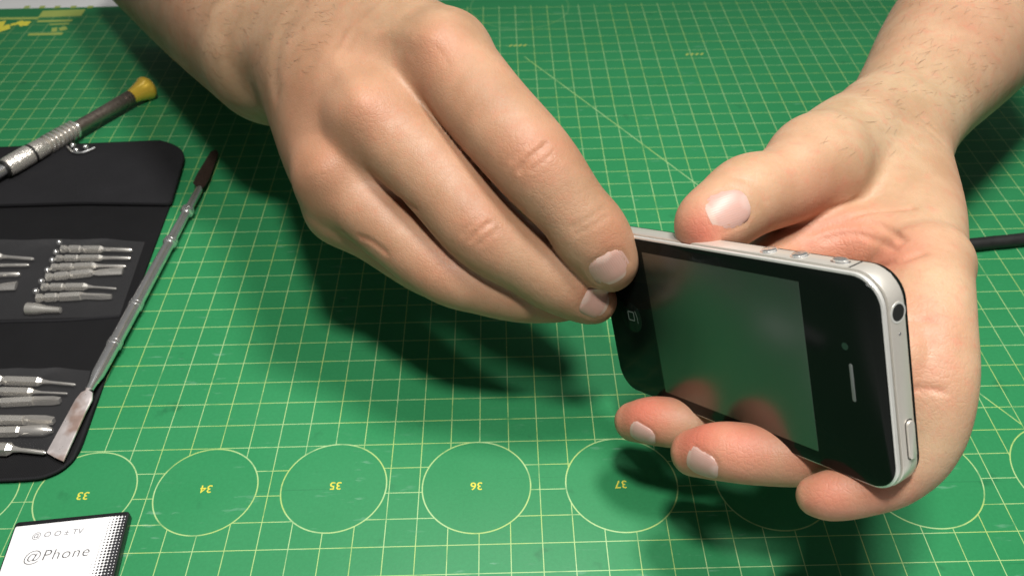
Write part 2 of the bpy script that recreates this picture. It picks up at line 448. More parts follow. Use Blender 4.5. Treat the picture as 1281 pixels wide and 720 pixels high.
strokes('printed_logo', [(gp(-14, 42), gp(11, 34), .55), (gp(-10, 31), gp(4, 29.5), .35), (gp(5, 34), gp(12, 32), .4), (gp(13, 31.5), gp(25, 29), .32), (gp(24, 27), gp(29, 32.5), .38), (gp(29, 32.5), gp(35, 27), .45), (gp(-3, 38), gp(3, 27), .4)], M['yellow_print'])
strokes('printed_caption', [(gp(-30, 24), gp(48, 23), .3), (gp(50, 18), gp(104, 16), .95), (gp(46, 27), gp(90, 26), .28), (gp(62, 31), gp(86, 30), .2), (gp(35, 43.5), gp(78, 42.5), .3), (gp(64, 38), gp(71, 37), .6), (gp(74, 37.5), gp(83, 35), .5)] +
        [(gp(x, 9.5), gp(x + 7, 9.1), .35) for x in (30, 49, 68, 88, 109)], M['yellow_faded'])
for (x, y) in ((646, 57), (867, 68)):
    o = at(x, y)
    strokes('printed_angle_mark', [((o[0] - .45 + i * .28, o[1] - .12), (o[0] - .27 + i * .28, o[1] + .1), .12) for i in range(4)], M['yellow_faded'])

# ------------------------------------------------------------------ phone
PO = np.array([6.814, 1.269, 7.509])
PR = np.array([[0.48993140, -0.18533828, -0.85183152], [-0.74182141, 0.42461057, -0.51904418], [0.45789542, 0.88620291, 0.07054215]])
S = 0.9
def ph(x, y, z): return PO + S * (PR @ np.array([x, y, z]))
phone_n = PR[:, 2]
HL, HW, CR = 5.80, 2.99, .88
phone = thing('phone', PO - np.array([0, 0, 3]), 'black glass smartphone with a steel band held upright on its long edge between two hands', 'phone')
def pslab(name, hx, hy, r, z0, z1, bev, mat_, parent=phone, cx=0, cy=0):
    V, F = slab([(cx + x, cy + y) for x, y in rrect(hx, hy, r)], z0, z1, bev, ph)
    return mk(name, V, F, mat_, parent)
band = pslab('steel_band', HL, HW, CR, -.76, -.22, .035, M['band'])
pslab('gasket', HL - .09, HW - .09, CR - .09, -.23, -.165, .004, M['black_rubber'])
pslab('rim', HL - .03, HW - .03, CR - .03, -.17, -.045, .045, M['rim'])
pslab('front_glass', HL - .10, HW - .10, CR - .09, -.06, 0.0, .02, M['glass_black'])
pslab('rear_gasket', HL - .09, HW - .09, CR - .09, -.80, -.75, .004, M['black_rubber'])
pslab('rear_glass', HL - .05, HW - .05, CR - .05, -.93, -.80, .05, M['glass_black'])
pslab('display', 3.245, 2.48, .01, -.03, .004, .003, M['display'], cx=.02)
def ring_on(name, cx, cy, z, hx, hy, r, wd, mat_, parent=phone, ht=.006):
    o_ = rrect(hx, hy, r, 8); i_ = rrect(hx - wd, hy - wd, max(r - wd, .002), 8)
    V, F = layers([[ph(cx + x, cy + y, z) for x, y in q] for q in (i_, o_)], cap=False)
    V2, F2 = layers([[ph(cx + x, cy + y, z + ht) for x, y in q] for q in (i_, o_)], cap=False)
    return MB().add(V2, F2).build(name, mat_, parent, smooth=False)
hb = pslab('home_button', .54, .54, .539, -.02, .004, .003, M['glass_black'], cx=-4.42)
ring_on('button_icon', -4.42, .05, .004, .17, .17, .05, .035, M['grey_print_and_glint'], hb)
# lit part of the button's bevelled edge, painted as a grey arc
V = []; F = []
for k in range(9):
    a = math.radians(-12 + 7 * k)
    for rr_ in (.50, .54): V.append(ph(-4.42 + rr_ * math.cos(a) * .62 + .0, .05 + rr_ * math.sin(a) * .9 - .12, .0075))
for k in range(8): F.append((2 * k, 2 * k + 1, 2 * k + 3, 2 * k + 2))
mk('bevel_glint', V, F, M['grey_print_and_glint'], hb, smooth=False)
pslab('earpiece', .055, .53, .054, -.02, .004, .003, M['grey_print_and_glint'], cx=4.67, cy=-.03)
V, F = lathe(ph(4.55, .95, .001), PR[:, 2], [(0, .10 * S), (.002, .10 * S)], 20)
mk('camera_eye', V, F, simple('camera_eye', (.02, .03, .028), .15), phone)
def knob(name, x, y, z, axis, prof, mat_, flat=(1, 1), n=24, parent=phone):
    d = PR[:, axis]; o1, o2 = [PR[:, a] for a in range(3) if a != axis]
    V, F = lathe(ph(x, y, z), d, [(t * S, r * S) for t, r in prof], n, flat, frame=(d, o1, o2))
    return mk(name, V, F, mat_, parent)
for x in (1.86, 2.93):
    knob('volume_button', x, HW, -.5, 1, [(-.03, .25), (.01, .25), (.012, .21), (.05, .21), (.07, .18), (.07, .05), (.06, .001)], M['chrome'])
knob('mute_switch', 4.25, HW, -.5, 1, [(-.03, .20), (.012, .20), (.014, .15), (.08, .15), (.1, .12)], M['chrome'], flat=(1.5, .8))
knob('headphone_jack', HL, 1.92, -.50, 0, [(-.03, .27), (.006, .27), (.012, .25), (.008, .235), (.0065, .23)], M['rim'])
knob('jack_hole', HL, 1.92, -.50, 0, [(-.02, .215), (.0085, .215)], M['dark_hole'])
knob('microphone_hole', HL, 1.37, -.50, 0, [(-.02, .045), (.004, .045)], M['chrome'])
V, F = slab([(0, 0)], 0, 1, .1) if False else ([], [])
def end_slab(name, y0, y1, z0, z1, h0, h1, r, mat_):
    hy, hz = (y1 - y0) / 2, (z1 - z0) / 2
    V, F = slab([(a + (y0 + y1) / 2, b2 + (z0 + z1) / 2) for a, b2 in rrect(hy, hz, r)], h0, h1, .02, lambda a, b2, h: ph(HL + h, a, b2))
    return mk(name, V, F, mat_, phone)
end_slab('power_gap', -2.07, -.93, -.70, -.38, -.03, .006, .14, M['dark_hole'])
end_slab('power_button', -2.03, -.97, -.67, -.41, -.03, .075, .12, M['band'])
# antenna seams across the band
def seam(x, y, dx, dy):
    MBx = MB(); a = np.array([x, y]); t = np.array([dx, dy]); t = t / np.linalg.norm(t); nn = np.array([t[1], -t[0]])
    c = []
    for z in (-.74, -.24):
        for s1 in (-.028, .028):
            for h in (-.02, .006):
                q = a + t * s1 + nn * h; c.append(ph(q[0], q[1], z))
    MBx.add(c, [(1, 3, 7, 5), (0, 1, 5, 4), (2, 6, 7, 3)])
    return MBx.build('antenna_seam', M['black_rubber'], phone, smooth=False)
seam(4.72, HW, -1, 0); seam(4.72, -HW, 1, 0); seam(-4.72, HW, -1, 0)

# ------------------------------------------------------------------ battery
bx = np.array([.996, .089, 0]); bx /= np.linalg.norm(bx); by = np.array([-.089, .996, 0]); by /= np.linalg.norm(by)
bo = np.array([-14.78, 1.02, 0])
batt = thing('battery', bo + bx * 1.7 - by * 2.6, 'white labelled phone battery with black edges lying flat on the mat', 'battery')
def bp(x, y, z): return bo + bx * x + by * y + np.array([0, 0, z])
V, F = slab(round_poly([(0, 0), (3.55, 0), (3.55, -5.6), (0, -5.6)], [.12] * 4), .004, .34, .05, bp)
mk('casing', V, F, M['black_plastic'], batt)
lp = round_poly([(.06, -.19), (3.47, -.15), (3.47, -5.5), (.06, -5.5)], [.06] * 4, 4)
lb = mk('paper_label', [bp(x, y, .345) for x, y in lp], [tuple(range(len(lp) - 1, -1, -1))], M['label'], batt, smooth=False, uv=[(x, y) for x, y in lp])
text('printed_text', '@Phone', .52, bp(1.62, -1.36, .345), bx, by, M['ink'], lb, lift=.002, shear=.12, space=1.12, off=-.006)
text('printed_text', '@ O O \u00b1 TV', .27, bp(1.45, -.60, .345), bx, by, M['ink_soft'], lb, lift=.002, shear=.1, space=1.05)

# ------------------------------------------------------------------ tool pouch
PZ = .16
def g2(px, py, z): return tuple(at(px, py, z)[:2])
pouch = thing('tool_pouch', (*g2(60, 400, 0), 0), 'open black fabric tool pouch with clear pockets full of screwdriver bits', 'tool pouch')
body = round_poly([g2(-120, 190, .1), g2(200, 176, .1), g2(232, 186, .1), g2(212, 258, .1), g2(140, 450, .1), g2(88, 598, .1), g2(-80, 606, .1)], [0, 0, 1.0, .3, .3, 1.5, 0])
V, F = slab(body, .006, PZ, .05); mk('cover', V, F, M['fabric'], pouch)
flap = round_poly([g2(-120, 190, .4), g2(203, 175, .4), g2(233, 186, .4), g2(213, 254, .4), g2(100, 252.5, .4), g2(-120, 259, .4)], [0, .4, 1.0, .35, .5, 0])
V, F = slab(flap, PZ + .004, .42, .09); mk('flap', V, F, M['fabric_flap'], pouch)
# stitched hems between the panels and round the edge
def hem(name, pts, r=.07, z=PZ):
    P3 = [np.array([*at(x, y, z)[:2], z + .01]) for x, y in pts]
    V, F = tube(catmull(P3, 4), r, 8); return mk(name, V, F, M['fabric_flap'], pouch)
hem('hem', [(-120, 409), (0, 403), (80, 401), (150, 396)])
hem('hem', [(-60, 602), (30, 599), (60, 594), (84, 580), (98, 556), (138, 452), (176, 352)], .06)
# clear pockets: bulging vinyl sheets
def pocket(c00, c10, c11, c01, bulge):
    A = [np.array(at(*c, PZ)) for c in (c00, c10, c11, c01)]; nx, ny = 44, 16; V = []; F = []
    for j in range(ny + 1):
        for i in range(nx + 1):
            u, v = i / nx, j / ny
            p = (A[0] * (1 - u) + A[1] * u) * (1 - v) + (A[3] * (1 - u) + A[2] * u) * v
            e = min(1, (1 - u) * 7) * min(1, (1 - v) * 5) * min(1, v * 3 + .55)
            p = p + np.array([0, 0, .02 + bulge * e * (1 + .10 * math.sin(u * 31 + v * 3) + .08 * math.sin(v * 17 + u * 5))])
            V.append(p)
    for j in range(ny):
        for i in range(nx):
            a = j * (nx + 1) + i; F.append((a, a + nx + 1, a + nx + 2, a + 1))
    return mk('clear_pocket', V, F, M['vinyl'], pouch)
pocket((-150, 308), (181, 303), (149, 396), (-150, 404), .42)
pocket((-150, 470), (113, 464), (90, 560), (-150, 585), .42)

# ------------------------------------------------------------------ screwdriver bits
BZ = .36
def bit(head, nose, tip, r, tr, style, label, ball=None, cap=None):
    a = at(*head, BZ); b_ = at(*nose, BZ); c = at(*tip, BZ - .02)
    o = thing('screwdriver_bit', (*((a + b_) / 2)[:2], PZ), label, 'screwdriver bit', 'screwdriver bits in the pouch')
    d = b_ - a; ln_ = np.linalg.norm(d); r *= 1.3; tr *= 1.35; k = r
    prof = [(0, k * .7), (.04, k), (.22, k), (.26, k * .72), (.36, k * .72), (.40, k), (ln_ * .45, k), (ln_ * .45 + .05, k * .8), (ln_ * .45 + .12, k * .8), (ln_ * .45 + .17, k), (ln_ - .15, k), (ln_, k * .55 if style != 'thick' else k * .95)]
    V, F = lathe(a, d, prof, 6, twist=.25); sh = mk('shank', V, F, M['satin_steel'], o, angle=20)
    d2 = c - b_; l2 = np.linalg.norm(d2)
    if style == 'flat':
        V, F = lathe(b_, d2, [(-.05, r * .55), (l2 * .2, tr), (l2 * .6, tr * 1.05), (l2, tr * 1.15)], 12, (1, .35))
    elif style == 'thick':
        V, F = lathe(b_, d2, [(-.05, r * .9), (l2 * .15, tr), (l2 * .7, tr * 1.02), (l2, tr * .75)], 4, twist=.3)
    elif style == 'round':
        V, F = lathe(b_, d2, [(-.05, r * .9), (l2 * .35, tr), (l2 * .75, tr), (l2, tr * .45)], 14)
    else:
        V, F = lathe(b_, d2, [(-.05, r * .55), (l2 * .22, tr), (l2 * .94, tr), (l2, tr * .6)], 10)
    mk('tip', V, F, M['steel'], o)
    if ball is not None:
        p = at(*ball, BZ + .02); q = d / ln_
        V, F = lathe(p - q * .13, d, [(.13 - .13 * math.cos(t), max(.004, .15 * math.sin(t))) for t in np.linspace(0, math.pi, 9)], 14)
        mk('head', V, F, M['chrome'], o)
    return o
bit((76, 311.5), (130, 312), (165, 313), .145, .075, 'rod', 'bit with a short square tip, uppermost of the fanned bits in upper pocket', (74, 303.5))
bit((70, 323), (129, 322.5), (163, 323), .125, .06, 'rod', 'thin round tipped bit, second from the top of the fanned bits in the upper pocket', (69.5, 315.5))
bit((64, 334.5), (121, 332.5), (157, 333), .14, .055, 'rod', 'long slim tipped bit, third from the top of the fanned upper pocket bits', (65, 325.5))
bit((57, 347), (117, 341), (153, 338.5), .15, .15, 'flat', 'broad flat bladed bit slanting across the middle of the upper pocket', (59, 338))
bit((52, 359), (110, 358.5), (145, 361), .14, .038, 'rod', 'bit with a needle thin tip, fifth down in the upper pocket', (51.5, 352))
bit((45, 373), (101, 370), (139, 371), .155, .10, 'thick', 'bit with a thick blunt tip, lowest of the fanned bits in the upper pocket', (44.5, 364.5))
bit((-60, 318), (3, 321), (42, 324), .145, .06, 'rod', 'slim pointed bit, uppermost of four at the left edge of the upper pocket')
bit((-66, 333), (-8, 332), (36, 331.5), .14, .06, 'rod', 'polished rod shaped bit, second of four at the left edge of the upper pocket')
bit((-72, 345), (-10, 344), (25, 343), .14, .085, 'rod', 'stubby grey bit, third of four at left of upper pocket')
bit((-78, 360), (-4, 359), (20, 357), .14, .17, 'flat', 'bit with a bright broad flat end, lowest of four at the left edge')
bit((-40, 474), (53, 477), (94, 481), .15, .045, 'rod', 'brownish bit with a long needle tip at the top of the lower pocket')
bit((-40, 488), (42, 490), (84, 492), .14, .035, 'rod', 'needle tipped bit with a bright cone, second from top of lower pocket')
bit((-40, 505), (42, 501), (75, 500.5), .15, .125, 'thick', 'thick cross pointed bit, third from the top of the lower pocket')
bit((-40, 524), (30, 525), (67, 526), .15, .14, 'thick', 'stout square ended bit in the lower pocket, fourth from the top')
bit((-40, 541), (28, 539), (65, 538), .16, .155, 'round', 'stout bullet nosed bit in the lower pocket, fifth from the top')
bit((-40, 560), (16, 561.5), (57, 566), .19, .06, 'rod', 'grey block ended bit with a thin rod tip, lowest in the lower pocket')
# hollow socket adapter
a = at(33, 386, .36); b_ = at(80, 388, .34); d = b_ - a; ln_ = np.linalg.norm(d)
sock = thing('socket_adapter', (*a[:2], PZ), 'hollow steel socket adapter with a dark round mouth below the upper pocket bits', 'socket')
V, F = lathe(a, d, [(.5, .15), (0.02, .19), (0, .22), (.03, .26), (.45, .24), (.8, .16), (ln_ * .9, .12)], 22); mk('sleeve', V, F, M['satin_steel'], sock)
V, F = lathe(a, d, [(-.005, .19), (.05, .185)], 22); mk('mouth', V, F, M['dark_hole'], sock)

# ------------------------------------------------------------------ precision screwdriver
A = at(178, 105, .95); B = at(0, 214, .95) ; B[2] = .95; A[2] = .62
d = (B - A); ln_ = np.linalg.norm(d); d /= ln_
scr = thing('screwdriver', (*A[:2], 0), 'knurled steel precision screwdriver with a gold end cap lying across the pouch corner', 'screwdriver')
fr_ = frame_of(d)
def T(px, py):                 # distance along the axis seen at a picture point
    p = at(px, py, .9); return float((p - A) @ d)
def part(name, prof, mat_, n=28): V, F = lathe(A, d, prof, n, frame=fr_); return mk(name, V, F, mat_, scr)
t1 = T(160, 116)
part('end_cap', [(-.46, .06), (-.44, .28), (-.38, .45), (-.28, .60), (-.15, .66), (-.02, .64), (.15, .55), (t1 * .6, .44), (t1 - .02, .36)], M['gold'])
hp = [(t1 - .02, .33)]
for i in range(3): hp += [(t1 + .02 + i * .16, .37), (t1 + .09 + i * .16, .37), (t1 + .11 + i * .16, .32), (t1 + .16 + i * .16, .32)]
t2 = T(95, 160)
hp += [(t1 + .6, .36), ((t1 + t2) / 2, .32), (t2 - .1, .31)]
part('handle', hp, M['dark_steel'])
t3 = T(60, 183); rp = [(t2 - .12, .33)]
nr = 7
for i in range(nr):
    q = t2 + (t3 - t2) * i / nr; wv_ = (t3 - t2) / nr
    rp += [(q, .30), (q + wv_ * .10, .47), (q + wv_ * .52, .47), (q + wv_ * .62, .30)]
part('ribbed_grip', rp + [(t3, .42)], M['steel'])
t4 = T(40, 192); part('knurled_collar', [(t3 - .05, .40), (t3 + .03, .45), (t4 - .05, .47), (t4 - .02, .43)], M['knurl'])
part('black_ring', [(t4 - .05, .38), (t4 - .03, .475), (t4 + .08, .475), (t4 + .1, .38)], M['black_rubber'])
t5 = T(8, 213); part('chuck', [(t4 + .06, .43), (t4 + .12, .48), (t5 - .3, .47), (t5 - .1, .44), (t5 - .05, .36)], M['knurl'])
part('black_ring', [(t5 - .08, .3), (t5 - .06, .41), (t5 + .05, .41), (t5 + .07, .3)], M['black_rubber'])
part('shaft', [(t5, .28), (t5 + 1.0, .26), (t5 + 2.4, .25), (t5 + 2.5, .15), (t5 + 6.0, .15)], M['chrome'])
# small metal clip lying beside it
clip = thing('clip', (*at(100, 186, 0)[:2], .42), 'small shiny metal clip with ball ends beside the screwdriver grip', 'clip')
z_ = .52
V, F = tube(catmull([at(84, 184, z_), at(92, 190.5, z_), at(104, 190.5, z_), at(118, 185, z_)], 6), .06, 10); mk('wire', V, F, M['chrome'], clip)
for (x, y, r) in ((91, 182, .14), (95, 188, .13), (107, 184, .14)):
    p = at(x, y, z_ + .08)
    V, F = lathe(p - np.array([0, 0, r]), (0, 0, 1), [(r - r * math.cos(t), max(.004, r * math.sin(t))) for t in np.linspace(0, math.pi, 9)], 14)
    mk('ball', V, F, M['chrome'], clip)

# ------------------------------------------------------------------ pry tool
A = at(249, 236, .45); B = at(112, 486, .62); d = B - A; ln_ = np.linalg.norm(d); d /= ln_
pry = thing('pry_tool', (*((A + B) / 2)[:2], .2), 'double ended steel pry tool with ringed handle along the pouch edge', 'pry tool')
def T2(px, py): return float((at(px, py, .5) - A) @ d)
def rod(name, prof, mat_, n=20, parent=pry): V, F = lathe(A, d, prof, n, frame=frame_of(d)); return mk(name, V, F, mat_, parent)
ts = [T2(227, 263), T2(206.5, 302), T2(162, 382), T2(138, 431)]
rod('handle', [(-.1, .10), (.1, .17), (ts[0] - .2, .18), (ts[1], .22), (ts[2], .25), (ts[3], .25), (ln_ - .7, .23), (ln_ - .25, .15), (ln_ + .05, .13)], M['chrome'])
for t in ts:
    rod('collar_ring', [(t - .16, .2), (t - .13, .28), (t - .05, .28), (t - .03, .22), (t + .03, .22), (t + .05, .29), (t + .13, .29), (t + .16, .2)], M['chrome'])
def blade(name, pts, z0s, th, mat_):
    P = [np.array(at(x, y, z)) for (x, y), z in zip(pts, z0s)]
    up = np.array([0, 0, 1.0]); ctr = sum(P) / len(P)
    R = [[ctr + (p - ctr) * s + up * h for p in P] for s, h in ((.9, -th / 2), (1, -th * .25), (1, th * .25), (.9, th / 2))]
    n_ = np.cross(P[1] - P[0], P[2] - P[1])
    if n_[2] < 0: R = [r[::-1] for r in R]
    V, F = layers(R); return mk(name, V, F, mat_, pry)
bl = blade('worn_blade', [(109, 487), (101, 491), (94, 500), (58, 566), (68, 572), (79, 577), (108, 513), (115, 500), (115.5, 491)], [.6, .58, .55, .36, .36, .36, .52, .56, .6], .10, M['blade'])
bl['label'] = 'scratched silver blade resting on the pouch corner'
bl2 = blade('brown_blade', [(249, 238), (241, 229), (246, 218), (263, 190), (270, 187), (273, 192), (262, 222), (256, 233)], [.44, .42, .4, .3, .28, .3, .4, .43], .08, M['rust'])
bl2['label'] = 'dark brown discoloured blade on the mat'

# ------------------------------------------------------------------ cable
P3 = [at(1140, 313, .29), at(1214, 306, .29), at(1242, 303, .29), at(1272, 300, .29), at(1360, 288, .29), at(1470, 262, .29), at(1560, 215, .29)]
V, F = tube(catmull(P3, 8), .28, 14)
tag(mk('cable', V, F, M['black_rubber'], loc=P3[1] * [1, 1, 0]), 'thick black cable on the mat behind the hand that holds the phone', 'cable')

# ------------------------------------------------------------------ hands
class Field:
    def __init__(s, lo, hi, h):
        s.lo = np.array(lo, float); s.h = h
        s.n = np.ceil((np.array(hi) - s.lo) / h).astype(int) + 1
        s.F = np.full(tuple(s.n), 1.5, np.float32)
    def box(s, lo, hi):
        a = np.clip(np.floor((np.array(lo) - s.lo) / s.h).astype(int), 0, s.n - 1)
        b = np.clip(np.ceil((np.array(hi) - s.lo) / s.h).astype(int) + 1, 1, s.n)
        sl = tuple(slice(int(x), int(y)) for x, y in zip(a, b))
        g = [(s.lo[i] + s.h * np.arange(a[i], b[i])).astype(np.float32) for i in range(3)]
        return sl, g[0][:, None, None], g[1][None, :, None], g[2][None, None, :]
    @staticmethod
    def smin(a, b, k):
        h = np.clip(.5 + .5 * (b - a) / k, 0, 1)
        return b + (a - b) * h - k * h * (1 - h)
    def chain(s, pts, k, root=None, k_tip=None, fall=2.2, n=6, flat=None):
        """tapered chain: pts = [(point, radius)], smooth union; k relaxes to k_tip away from root"""
        P = catmull([np.r_[p, r] for p, r in pts], n)
        P = np.array(P); R = P[:, 3]; Q = P[:, :3]
        Mx = np.eye(3); sc = 1
        if flat is not None:
            nn = np.array(flat[0], float); nn /= np.linalg.norm(nn); Mx = np.eye(3) + (1 / flat[1] - 1) * np.outer(nn, nn)
        pad = R.max() + max(k, .3) + .25
        sl, x, y, z = s.box(Q.min(0) - pad, Q.max(0) + pad)
        if min(s.F[sl].shape) == 0: return
        if flat is not None:
            x, y, z = (Mx[0, 0] * x + Mx[0, 1] * y + Mx[0, 2] * z, Mx[1, 0] * x + Mx[1, 1] * y + Mx[1, 2] * z, Mx[2, 0] * x + Mx[2, 1] * y + Mx[2, 2] * z)
            Q2 = Q @ Mx.T
        else: Q2 = Q
        d = None
        for i in range(len(Q2) - 1):
            a, b = Q2[i], Q2[i + 1]; ab = b - a; L2 = float(ab @ ab) + 1e-9
            r1 = float(R[i]); rr = float(np.clip(R[i] - R[i + 1], -.9 * L2 ** .5, .9 * L2 ** .5)); r2 = r1 - rr       # exact round cone
            ax, ay, az = x - a[0], y - a[1], z - a[2]
            yy = ax * float(ab[0]) + ay * float(ab[1]) + az * float(ab[2]); zz = yy - L2
            x2 = np.maximum(L2 * (L2 * (ax * ax + ay * ay + az * az) - yy * yy), 0); a2 = L2 - rr * rr
            y2 = yy * yy * L2; z2 = zz * zz * L2; kq = math.copysign(1, rr) * rr * rr * x2
            e = np.where(np.sign(zz) * a2 * z2 > kq, np.sqrt(x2 + z2) / L2 - r2,
                         np.where(np.sign(yy) * a2 * y2 < kq, np.sqrt(x2 + y2) / L2 - r1, (np.sqrt(x2 * a2 / L2) + yy * rr) / L2 - r1))
            d = e if d is None else np.minimum(d, e)
        if flat is not None: d = d * min(1, (1 + flat[1]) / 2)
        kk = k
        if root is not None:
            r0 = np.array(root, float); _, X, Y, Z = s.box(Q.min(0) - pad, Q.max(0) + pad)
            rd = np.sqrt((X - r0[0]) ** 2 + (Y - r0[1]) ** 2 + (Z - r0[2]) ** 2)
            kk = k_tip + (k - k_tip) * np.clip(1 - rd / fall, 0, 1)
        s.F[sl] = s.smin(s.F[sl], d.astype(np.float32), kk)
    def ball(s, c, r, k): s.chain([(np.array(c), r), (np.array(c) + 1e-3, r)], k, n=1)
    def bulge(s, c, h, rad):
        sl, x, y, z = s.box(np.array(c) - 3 * rad, np.array(c) + 3 * rad)
        s.F[sl] -= (h * np.exp(-((x - c[0]) ** 2 + (y - c[1]) ** 2 + (z - c[2]) ** 2) / rad ** 2)).astype(np.float32)
    def groove(s, pts, w_, dep):
        P = np.array(catmull(pts, 5)) if len(pts) > 2 else np.array(pts)
        pad = 3 * w_ + .05
        sl, x, y, z = s.box(P.min(0) - pad, P.max(0) + pad); d = None; n_ = len(P) - 1
        for i in range(n_):
            a, b = P[i], P[i + 1]; ab = b - a; L2 = float(ab @ ab) + 1e-9
            t = np.clip(((x - a[0]) * ab[0] + (y - a[1]) * ab[1] + (z - a[2]) * ab[2]) / L2, 0, 1)
            e = (x - a[0] - t * ab[0]) ** 2 + (y - a[1] - t * ab[1]) ** 2 + (z - a[2] - t * ab[2]) ** 2
            d = e if d is None else np.minimum(d, e)
        s.F[sl] += (dep * np.exp(-d / w_ ** 2)).astype(np.float32)
    def val(s, p):
        q = (np.asarray(p, float) - s.lo) / s.h
        i = np.floor(q).astype(int)
        if (i < 0).any() or (i >= s.n - 1).any(): return 1.5
        t = q - i; c = s.F[i[0]:i[0] + 2, i[1]:i[1] + 2, i[2]:i[2] + 2].astype(float)
        c = c[0] * (1 - t[0]) + c[1] * t[0]; c = c[0] * (1 - t[1]) + c[1] * t[1]
        return c[0] * (1 - t[2]) + c[1] * t[2]
    def grad(s, p, e=.12):
        g = np.array([s.val(p + np.eye(3)[k] * e) - s.val(p - np.eye(3)[k] * e) for k in range(3)])
        return g / (np.linalg.norm(g) + 1e-9)
    def hit(s, o, d, t0, t1, st=.06):
        t = t0; prev = s.val(o + d * t)
        while t < t1:
            t += st; v = s.val(o + d * t)
            if v < 0 <= prev:
                f = prev / (prev - v + 1e-12); return o + d * (t - st + f * st)
            prev = v
        return None
    def seen(s, px, py):
        r = ray(px, py); p = s.hit(CAM, r, 12, 55)
        return p
    def mesh(s):
        s.F = np.clip(s.F, -1.5, 1.5)
        s.F[0] = s.F[-1] = 1.5; s.F[:, 0] = s.F[:, -1] = 1.5; s.F[:, :, 0] = s.F[:, :, -1] = 1.5
        g = vdb.FloatGrid(1.5); g.copyFromArray(s.F)
        pts, quads = g.convertToQuads(isovalue=0.0)
        return s.lo + np.asarray(pts, float) * s.h, np.asarray(quads)

def hairs(fld, o, region, along, count, seed):
    """fine arm hairs lying on the skin; region = picture polygon they grow in"""
    rnd = random.Random(seed); mb = MB(); xs = [p[0] for p in region]; ys = [p[1] for p in region]; k = 0; tries = 0
    while k < count and tries < count * 12:
        tries += 1
        x, y = rnd.uniform(min(xs), max(xs)), rnd.uniform(min(ys), max(ys)); ins = False; j = len(region) - 1
        for i in range(len(region)):
            (xi, yi), (xj, yj) = region[i], region[j]
            if (yi > y) != (yj > y) and x < (xj - xi) * (y - yi) / (yj - yi) + xi: ins = not ins
            j = i
        if not ins: continue
        p = fld.seen(x, y)
        if p is None: continue
        n_ = fld.grad(p, .15); t = np.array(along) + np.array([rnd.uniform(-.22, .22) for _ in range(3)]); t -= n_ * (t @ n_); t /= np.linalg.norm(t); sd = np.cross(n_, t)
        ln_ = rnd.uniform(.3, .65); bend = rnd.uniform(-.35, .35); lift = rnd.uniform(.10, .3)
        path = [p - n_ * .01 + t * ln_ * q + sd * bend * ln_ * q * q + n_ * (lift * ln_ * (q - .8 * q * q)) for q in (0, .25, .5, .75, 1)]
        V, F = tube(path, [.0034, .0032, .0028, .0022, .0012], 4); mb.add(V, F); k += 1
    return mb.build('arm_hair', M['hair'], o)

